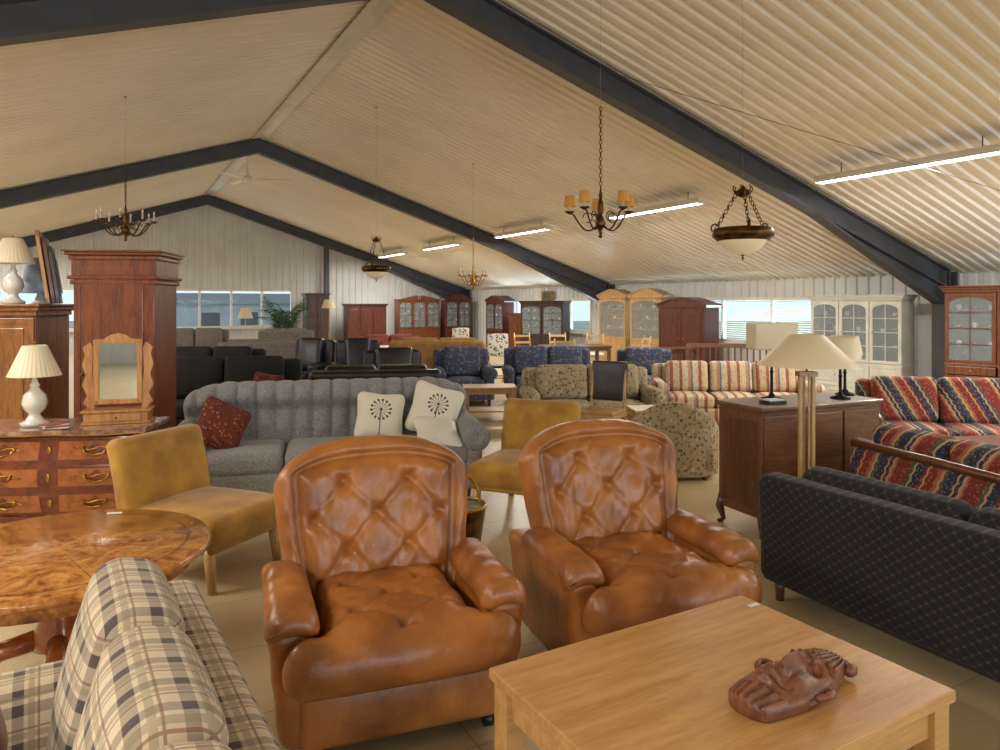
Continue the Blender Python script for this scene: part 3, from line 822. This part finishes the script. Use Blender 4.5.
# bombe chest
b = B(); W, D = 1.22, .5
def bm(x, y, z):
    t = max(0, min(1, (z+.30)/.60))
    bulge = .09*max(0, sin(pi*t))**1.2-.03*(1-t)
    x2 = x*(1+bulge/.61*1.0); cx = cos(pi*x/1.3)
    y2 = y if y > 0 else y*(1+bulge*2.2)-.05*cx
    for g in (.33, .66):
        if y < 0: y2 += .012*exp(-((t-g)/.012)**2)
    if y < 0: y2 += .008*exp(-((abs(x)-.0)/.006)**2)
    return (x2, y2, z)
b.rbox((0, 0, .43), (W-.12, D-.06, .60), MARQ, r=.03, k=2, n=(40, 3, 40), fn=bm)
top = [(x, -.27-.06*cos(pi*x/1.3)+.02*cos(4*pi*x/1.2)) for x in [(-.63+1.26*i/24) for i in range(25)]]
b.prism(top+[(.63, .25), (-.63, .25)], .735, .765, MARB, axis='z')
b.prism([(x*.98, y*.97) for x, y in top]+[(.61, .245), (-.61, .245)], .725, .736, BRASS, axis='z')
def surf(x, z): return bm(x, -(D-.06)/2, z-.43)
def sp_(x, z, o): 
    q = surf(x, z); return (q[0], q[1]-o, q[2]+.43)
for zi, z in enumerate((.25, .435, .62)):
    for s in (-1, 1):
        xc = s*.285
        vs = []; fs = []; nx = 8; nz = 3
        for i in range(nx+1):
            for j in range(nz+1): vs.append(sp_(xc-.225+.45*i/nx, z-.062+.124*j/nz, .0035))
        for i in range(nx):
            for j in range(nz): a_ = i*(nz+1)+j; fs.append([a_, a_+nz+1, a_+nz+2, a_+1])
        b.add(vs, fs, INL, True)
        pts = [sp_(xc+dx, z+dz, .007) for (dx, dz) in ((-.07, 0), (0, .05), (.07, 0), (0, -.05))]
        b.add(pts+[sp_(xc, z, .009)], [[0, 1, 4], [1, 2, 4], [2, 3, 4], [3, 0, 4]], MARQ)
        b.tube([sp_(xc+dx, z+dz, .022) for dx, dz in ((-.07, .010), (-.055, -.02), (0, -.032), (.055, -.02), (.07, .010))], .006, BRASS, 6)
        for e in (-.07, .07): b.ball(sp_(xc+e, z+.012, .010), .016, BRASS, 8)
        b.tube([sp_(xc+dx, z+.012+.010*sin(dx*40), .010) for dx in (-.13, -.10, -.07, -.03, 0, .03, .07, .10, .13)], .005, BRASS, 5)
    b.ball(sp_(0, z, .006), .018, BRASS, 8, (1, .5, 1.5))
    for s in (-1, 1): b.ball(sp_(s*.545, z, .0), .022, BRASS, 8, (.7, .7, 2.2))
for s in (-1, 1):
    b.tube([(s*.50, -.22, .17), (s*.53, -.25, .08), (s*.56, -.28, 0)], [.045, .028, .022], MARQ); b.tube([(s*.50, .18, .17), (s*.52, .2, 0)], [.04, .022], MARQ)
    b.ball((s*.56, -.29, .03), .03, BRASS, 8)
b.prism([(-.5, .16), (-.3, .11), (-.1, .13), (0, .08), (.1, .13), (.3, .11), (.5, .16)], -.265, -.245, MARQ)
b.finish('bombe_chest', (-3.17, 5.30), 6)
ribbed_lamp('ribbed_table_lamp', (-3.36, 5.20, .765), s=1.16)
# dressing mirror
b = B()
b.X = Matrix.Diagonal((.93, 1, .93, 1))
b.box((0, 0, .05), (.46, .2, .09), HON, bev=.01); b.box((0, 0, .10), (.50, .23, .015), HON); b.box((0, -.102, .05), (.36, .01, .06), HON, bev=.004); b.ball((0, -.115, .05), .01, BRASS, 8)
b.box((0, 0, .007), (.50, .23, .014), HON)
for s in (-1, 1):
    prof = [(.0, .105), (.05, .16), (.02, .22), (.055, .30), (.03, .38), (.055, .46), (.035, .54), (.05, .60), (.0, .64), (-.02, .60), (-.015, .40), (-.03, .22), (-.03, .105)]
    b.prism([(s*(.20+u), w) for u, w in prof], -.012, .012, HON)
for s in (-1, 1): b.box((s*.155, -.01, .40), (.04, .03, .50), HON, bev=.006)
b.box((0, -.01, .165), (.34, .03, .04), HON, bev=.006)
b.prism([(-.175, .63), (-.175, .66), (-.10, .665), (-.05, .70), (0, .71), (.05, .70), (.10, .665), (.175, .66), (.175, .63)], -.025, .005, HON)
b.box((0, -.005, .40), (.28, .008, .46), MIRR, bev=.001)
b.finish('dressing_mirror', (-2.84, 5.36, .7655), 18)
b = B()
for i in range(5): b.box((random.uniform(-.03, .03), random.uniform(-.02, .02), .004+i*.007), (.16, .1, .006), PAPER if i % 2 else PINK, rot=(0, 0, i*17), bev=.001)
b.finish('booklet_pile', (-3.12, 5.08, .765), 0)

cabinet('mahogany_armoire', .66, .6, 2.10, ARMO, (-3.36, 6.5), 8, glass=False, nd=1, crown='tall')
cabinet('walnut_bureau', 1.30, .55, 1.64, BURO, (-4.68, 6.45), 4, glass=False, nd=3)
ribbed_lamp('cream_table_lamp', (-4.26, 6.30, 1.64), s=1.15)
b = B(); shade(b, .10, .42, .17, .12, BLUEG, 40); b.lathe([(.001, 0), (.09, 0), (.06, .03), (.025, .12), (.02, .3)], CERA, n=16)
b.lathe([(.12, .42), (.13, .44), (.12, .44)], WHITE, n=40)
b.finish('blue_shade_lamp', (-4.24, 6.66, 1.64), 0)
b = B(); b.lathe([(.001, 0), (.06, 0), (.10, .08), (.09, .18), (.04, .25), (.05, .29), (.045, .29)], CERA); b.lathe([(.1, .08), (.103, .10), (.1, .12)], BRASS); b.finish('china_vase', (-4.60, 6.45, 1.64))
def frame_pic(loc, rz, w, h, fm, tilt=-10, name='framed_painting'):
    b = B()
    for s in (-1, 1): b.box((s*(w/2-.03), 0, h/2), (.06, .03, h), fm); b.box((0, 0, h/2+s*(h/2-.03)), (w, .03, .06), fm)
    b.box((0, .005, h/2), (w-.1, .01, h-.1), CANV); return b.finish(name, loc, rot=(radians(tilt), 0, radians(rz)))
frame_pic((-4.01, 6.42, 1.645), -62, .40, .64, HON, 8)
frame_pic((-3.95, 6.40, 1.645), -62, .36, .58, WALN, 8)
frame_pic((-3.90, 6.38, 1.645), -62, .34, .50, DARKW, 8)
b = B(); b.box((0, 0, .06), (.36, .26, .12), HON, bev=.01); b.box((0, 0, .125), (.38, .28, .012), WALN); b.box((0, -.13, .06), (.04, .01, .04), BRASS); b.finish('wooden_box', (-4.95, 6.45, 1.64), 8)

# sideboard and lamps
b = B(); W, D, H = 1.2, .5, .92
b.box((0, 0, .51), (W-.05, D-.05, .76), WALH, bev=.008); b.box((0, 0, H-.018), (W, D, .036), WALH, bev=.01)
b.box((0, -D/2+.02, .14), (W-.05, .02, .05), WALH)
for s in (-1, 1):
    b.box((s*(W/2-.03), 0, .5), (.012, D-.12, .62), WALN, bev=.004)
    for y in (-1, 1): b.tube([(s*(W/2-.05), y*(D/2-.05), .22), (s*(W/2-.03), y*(D/2-.03), .12), (s*(W/2-.05), y*(D/2-.05), .03), (s*(W/2-.03), y*(D/2-.02), 0)], [.035, .03, .018, .022], WALN)
for i in range(3): b.box((-.38+.38*i, -D/2+.02, .52), (.36, .014, .66), WALH, bev=.004)
b.finish('walnut_sideboard', (2.27, 5.46), 23)
b = B(); b.lathe([(.001, 0), (.15, 0), (.15, .02), (.02, .035), (.001, .035)], WALN, n=30)
for s in (-1, 1):
    b.box((s*.040, 0, .62), (.022, .03, 1.18), OAKL); b.box((0, s*.035, .62), (.012, .014, 1.18), OAKL)
b.box((0, 0, .3), (.11, .06, .02), OAKL); b.box((0, 0, 1.2), (.12, .07, .03), OAKL)
b.tube([(0, 0, 1.2), (0, 0, 1.44)], .007, BRASS)
shade(b, 1.255, 1.45, .30, .10, SHADE, 48)
b.finish('coolie_floor_lamp', (1.95, 4.58), 0)
def stem_lamp(name, loc, h, r0, r1, sh, bm=IRON, square=False):
    b = B(); b.lathe([(.001, 0), (.07, 0), (.075, .012), (.03, .025), (.012, .05), (.010, h*.5), (.018, h*.52), (.01, h*.55), (.008, h)], bm, n=20)
    if square:
        b.rbox((0, 0, h+sh/2-.02), (r0*2, r0*1.4, sh), SHADE, r=.01, k=1, smooth=False)
    else: shade(b, h-.02, h+sh-.02, r0, r1, SHADE, 40)
    b.tube([(0, 0, h), (0, 0, h+sh-.03)], .003, bm, 5); return b.finish(name, loc)
stem_lamp('black_table_lamp', (2.60, 5.50, .92), .33, .15, .11, .16)
stem_lamp('black_table_lamp', (2.74, 5.72, .92), .34, .13, .10, .15)
stem_lamp('square_shade_lamp', (2.06, 5.46, .92), .40, .16, .12, .20, square=True)
b = B(); b.box((0, 0, .01), (.16, .11, .02), BLK); b.box((0, 0, .025), (.13, .09, .01), PAPER); b.finish('notebook', (1.99, 5.25, .92), 20)

sofa('southwest_loveseat', 1.5, .80, .76, SW, (3.06, 4.54), 104.7, wood_trim=CHER, arm_h=.56, aw=.12, bt=.12, rail=True)
sofa('southwest_sofa', 2.1, .85, .84, SW, (4.75, 7.15), -14, nc=3, wood_trim=CHER, aw=.12, arm_h=.6)
table('mahogany_coffee_table', .95, .6, .5, CHER, (4.15, 5.95), 10, shelf=True)
table('mahogany_side_table', .5, .5, .5, MAHO, (3.95, 4.6), 10)

def wicker(loc, rz, W=.78, name='floral_tub_chair'):
    b = B(); n = 22
    vs = []; fs = []; 
    for i in range(n+1):
        a = -pi*.08+(pi*1.16)*i/n; x = W/2*cos(a); y = .36*sin(a)
        h = .50+.22*max(0, sin(a))**1.5
        d = Vector((cos(a), sin(a)*.9))
        for (q, z) in ((0, .04), (0, h-.04), (.025, h), (.07, h+.01), (.10, h-.03), (.10, .35)):
            vs.append((x-d.x*q, y-d.y*q, z))
    for i in range(n):
        for j in range(5): fs.append([i*6+j, i*6+j+1, (i+1)*6+j+1, (i+1)*6+j])
    b.add(vs, fs, FLO, True)
    b.rbox((0, -.04, .36), (W-.2, .6, .16), FLO, r=.06, k=3, n=4, puff=.02)
    b.rbox((0, -.02, .19), (W-.14, .58, .22), FLO, r=.03, n=2)
    for x in (-W*.32, W*.32):
        for y in (-.26, .24): b.tube([(x, y, .1), (x, y, 0)], .02, WALN)
    return b.finish(name, loc, rz)
wicker((1.68, 7.0), 170, .86)
sofa('floral_sofa', 1.65, .8, .82, FLO, (1.12, 9.0), 4, roll=True)
dining_chair('black_back_chair', (1.10, 7.85), -30, OAKL, TANF, back=BLKL, H=1.0)
table('small_oak_table', .6, .45, .48, OAKL, (1.75, 8.05), 5, leg=.04)
sofa('striped_sofa', 2.1, .85, .80, SW2, (3.15, 9.75), -6, nc=3, roll=True)
sofa('navy_patterned_armchair', .95, .85, .88, FLO2, (-.60, 11.8), 10, nc=1, roll=True)
sofa('navy_patterned_sofa', 1.5, .85, .88, FLO2, (.82, 12.0), 2, nc=2, roll=True)
sofa('navy_patterned_armchair', .95, .85, .86, FLO2, (2.40, 12.0), -12, nc=1, roll=True)
table('low_oak_table', .75, .5, .48, OAKL, (-.15, 10.2), 5, shelf=True)
sofa('tan_sofa', 1.75, .85, .98, TANF, (-1.1, 13.2), 176, nc=2)
sofa('pink_sofa', 1.5, .85, .86, PINK, (-2.6, 16.9), 10, nc=2, roll=True)
sofa('black_sofa', 1.9, .9, .92, DARKF, (-3.5, 9.0), 8, nc=2, aw=.2)
sofa('black_leather_sofa', 1.6, .9, .84, BLKL, (-1.55, 9.1), 188, nc=2)
sofa('black_leather_armchair', .95, .9, .90, BLKL, (-1.6, 11.2), 20, nc=1)
sofa('dark_wing_sofa', 1.5, .9, .95, DARKF, (-4.3, 10.6), 4, nc=2)
pillow('red_pillow', .38, .14, PERS, (-2.85, 8.80, .62), (-30, 10, 8))
sofa('navy_leather_armchair', .8, .85, .98, NAVL, (-3.45, 12.8), -14, nc=1)
sofa('navy_leather_armchair', .8, .85, .98, NAVL, (-2.5, 12.7), 12, nc=1)
sofa('light_grey_sofa', 1.7, .85, .95, LGREY, (-7.9, 18.6), 20, nc=2)
sofa('light_grey_sofa', 1.4, .85, .95, LGREY, (-5.6, 18.8), 200, nc=2)
sofa('beige_sofa', 1.7, .85, .85, LGREY, (-5.0, 15.2), 190, nc=2)
table('white_low_table', 1.1, .6, .50, WHITE, (-5.2, 13.0), 12)
table('oak_dining_table', 1.5, .9, .74, OAKL, (-2.2, 15.1), 8, leg=.07)
table('walnut_dining_table', 1.4, .85, .74, WALN, (1.6, 15.5), 12, leg=.07)
for i, (x, y, r) in enumerate([(.0, 13.9, 10), (-1.0, 17.2, -10)]): dining_chair('dalmatian_chair', (x, y), r, DARKW, DAL, back=DAL, H=1.05)
for i, (x, y, r) in enumerate([(.3, 15.2, 90), (.6, 16.6, 20), (1.4, 16.7, 10), (2.2, 16.7, -10), (1.3, 14.3, 170), (2.9, 15.4, -80)]): dining_chair('pine_dining_chair', (x, y), r, OAKL, WHITE)
b = B()
for i in range(16): b.box((-.8+i*.107, .25, .62), (.03, .02, .5), WALH)
b.box((0, .25, .89), (1.75, .05, .07), WALH); b.box((0, .25, .36), (1.75, .05, .06), WALH); b.rbox((0, -.02, .40), (1.7, .52, .14), PINK, r=.05, n=3)
for s in (-1, 1):
    b.box((s*.87, .25, .45), (.06, .06, .9), WALH); b.box((s*.87, -.27, .3), (.06, .06, .6), WALH); b.box((s*.87, 0, .6), (.07, .62, .04), WALH)
b.box((0, -.27, .28), (1.7, .03, .1), WALH); b.finish('slatted_daybed', (4.2, 12.6), -10)
table('walnut_side_table', .9, .5, .78, WALN, (3.35, 14.0), 20, leg=.05)
def wallcab(name, a, bb_, side, **k):
    x, y = hall(a, bb_); W, D, H, m = k.pop('dim'); return cabinet(name, W, D, H, m, (x, y), (D28 if side == 'g' else D28-90)+k.pop('dr', 0), **k)
wallcab('dark_wardrobe', 6.5, 26.2, 'g', dim=(.8, .55, 2.0, DARKW), glass=False)
wallcab('mahogany_sideboard_hutch', 8.35, 26.2, 'g', dim=(1.5, .5, 1.62, MAHO), glass=False, nd=3)
wallcab('cherry_china_cabinet', 10.45, 26.2, 'g', dim=(1.7, .45, 1.85, CHER), nd=3, crown='broken', inner=DARKW)
wallcab('mahogany_china_cabinet', 12.05, 26.1, 'g', dim=(1.1, .45, 1.98, MAHO), nd=2, crown='arch', inner=DARKW)
wallcab('mahogany_china_cabinet', 12.6, 23.4, 's', dim=(1.3, .45, 1.9, MAHO), nd=2, crown='arch', inner=DARKW)
wallcab('walnut_cabinet', 12.6, 21.6, 's', dim=(1.3, .5, 1.3, CHER), nd=2, glass=False)
wallcab('dark_display_cabinet', 12.0, 19.3, 's', dim=(1.5, .45, 1.72, DARKW), nd=2, dr=30)
wallcab('light_oak_vitrine', 12.3, 16.0, 's', dim=(.95, .42, 2.0, OAKL), nd=1, crown='arch', dr=12)
wallcab('light_oak_vitrine', 12.3, 14.6, 's', dim=(1.0, .42, 2.0, OAKL), nd=1, crown='arch', dr=12)
wallcab('mahogany_wardrobe', 12.2, 13.1, 's', dim=(1.35, .55, 1.76, MAHO), nd=2, glass=False, crown='arch', dr=8)
wallcab('white_display_cabinet', 12.3, 8.65, 's', dim=(1.7, .45, 1.80, CREAMP), nd=3, rows=4, crown='flat', dr=8, low=.28, inner=LGREY)
wallcab('cherry_corner_cabinet', 12.2, 6.2, 's', dim=(1.4, .45, 1.92, CHER), nd=2, drawers=1, dr=18, crown='flat', inner=DARKW)
x, y = hall(12.9, 20.6); frame_pic((x, y, 1.45), D28-90, .7, .6, BRASS, 0)
b = B(); b.lathe([(.001, 0), (.16, 0), (.22, .36), (.24, .38), (.2, .38), (.19, .34), (.001, .34)], CERA)
for i in range(18):
    a = i*2.4; lean = .45+.5*(i % 4)/4; hgt = 1.45+.5*((i*5) % 7)/7
    pts = []
    for j in range(9):
        t = j/8; r = lean*t*t*1.1+.03; z = .34+hgt*(t-.28*t**3*lean*1.6)
        pts.append(Vector((r*cos(a), r*sin(a), z)))
    b.tube(pts, [.014*(1-j/10) for j in range(9)], GREENL, 5)
    sd = Vector((-sin(a), cos(a), 0))
    for j in range(3, 9):
        for s in (-1, 1):
            for o in (0, .5):
                p = pts[j] if o == 0 or j == 8 else (pts[j]+pts[j+1])/2
                l = .32*(1-.5*(j-3)/6); tip = p+sd*s*l+Vector((cos(a), sin(a), 0))*.10+Vector((0, 0, -.07))
                mdl = (p+tip)/2+Vector((0, 0, .02)); w = Vector((cos(a), sin(a), 0))*.022
                b.add([p, mdl+w, tip, mdl-w], [[0, 1, 2, 3]], GREENL)
b.finish('potted_palm', (-6.4, 21.4))
table('plant_side_table', .6, .4, .6, OAKL, (-7.5, 21.2), 20)
stem_lamp('white_table_lamp', (-7.5, 21.2, .6), .62, .22, .13, .30, CERA)
b = B(); b.lathe([(.001, 0), (.15, 0), (.15, .02), (.012, .03), (.012, 1.7), (.001, 1.7)], BRASS); shade(b, 1.5, 1.75, .2, .12, SHADE); b.finish('brass_floor_lamp', (-5.0, 21.0))

def hang(fn, name, x, y, z, **k): fn(name, (x, y, z), ceil_z(x, y)-.01, **k)
hang(chandelier, 'shaded_chandelier', 1.02, 7.3, 2.54, n=5, R=.32, chainn=19)
hang(bowl_pendant, 'bowl_pendant_lamp', 2.09, 6.2, 2.22, R=.25, chain=.36)
hang(bowl_pendant, 'bowl_pendant_lamp', -2.15, 12.5, 2.22, R=.25, chain=.50)
hang(chandelier, 'brass_chandelier', -.52, 14.0, 2.14, n=6, R=.26, shades=False, m=BRASS, chainn=12)
hang(chandelier, 'candle_chandelier', -5.2, 10.0, 2.74, n=8, R=.36, shades=False, chainn=11)
b = B(); x, y = hall(AR, 18.5)
b.lathe([(.001, -.10), (.10, -.08), (.13, 0), (.10, .07), (.02, .09), (.018, .58), (.06, .62), (.07, .70), (.001, .70)], WHITE, n=24)
for i in range(3):
    a = 2*pi*i/3+.2
    M = Matrix.Rotation(a, 4, 'Z') @ Matrix.Rotation(radians(14), 4, 'X')
    b.add([(.12, -.03, 0), (.25, -.07, 0), (.98, -.075, 0), (1.0, -.04, 0), (1.0, .04, 0), (.98, .075, 0), (.25, .07, 0), (.12, .03, 0)] + [(q[0], q[1], .012) for q in [(.12, -.03), (.25, -.07), (.98, -.075), (1.0, -.04), (1.0, .04), (.98, .075), (.25, .07), (.12, .03)]],
          [list(range(8)), list(range(8, 16))]+[[j, (j+1) % 8, 8+(j+1) % 8, 8+j] for j in range(8)], WHITE, False, M)
b.finish('ceiling_fan', (x, y, ZR-.73))
b = B(); b.tube([(4.2, 6.3, 4.2), (10.5, 4.6, 2.82)], .004, STEEL, 5); b.finish('hanging_wire', (0, 0, 0), D28)

# ------------------------------------------------------------ world, camera
w = bpy.data.worlds.new('World'); bpy.context.scene.world = w; w.use_nodes = True
bg = w.node_tree.nodes['Background']; bg.inputs[0].default_value = (.64, .82, .96, 1); bg.inputs[1].default_value = 1.0
cam = bpy.data.cameras.new('camera'); cam.sensor_width = 36; cam.lens = 36*.72; cam.shift_y = -.072; cam.clip_start = .05; cam.clip_end = 200
co = bpy.data.objects.new('camera', cam); bpy.context.collection.objects.link(co)
co.location = (0, 0, 1.65); co.rotation_euler = (radians(90), 0, 0)
sc = bpy.context.scene; sc.camera = co
sc.view_settings.view_transform = 'Standard'; sc.view_settings.exposure = .36
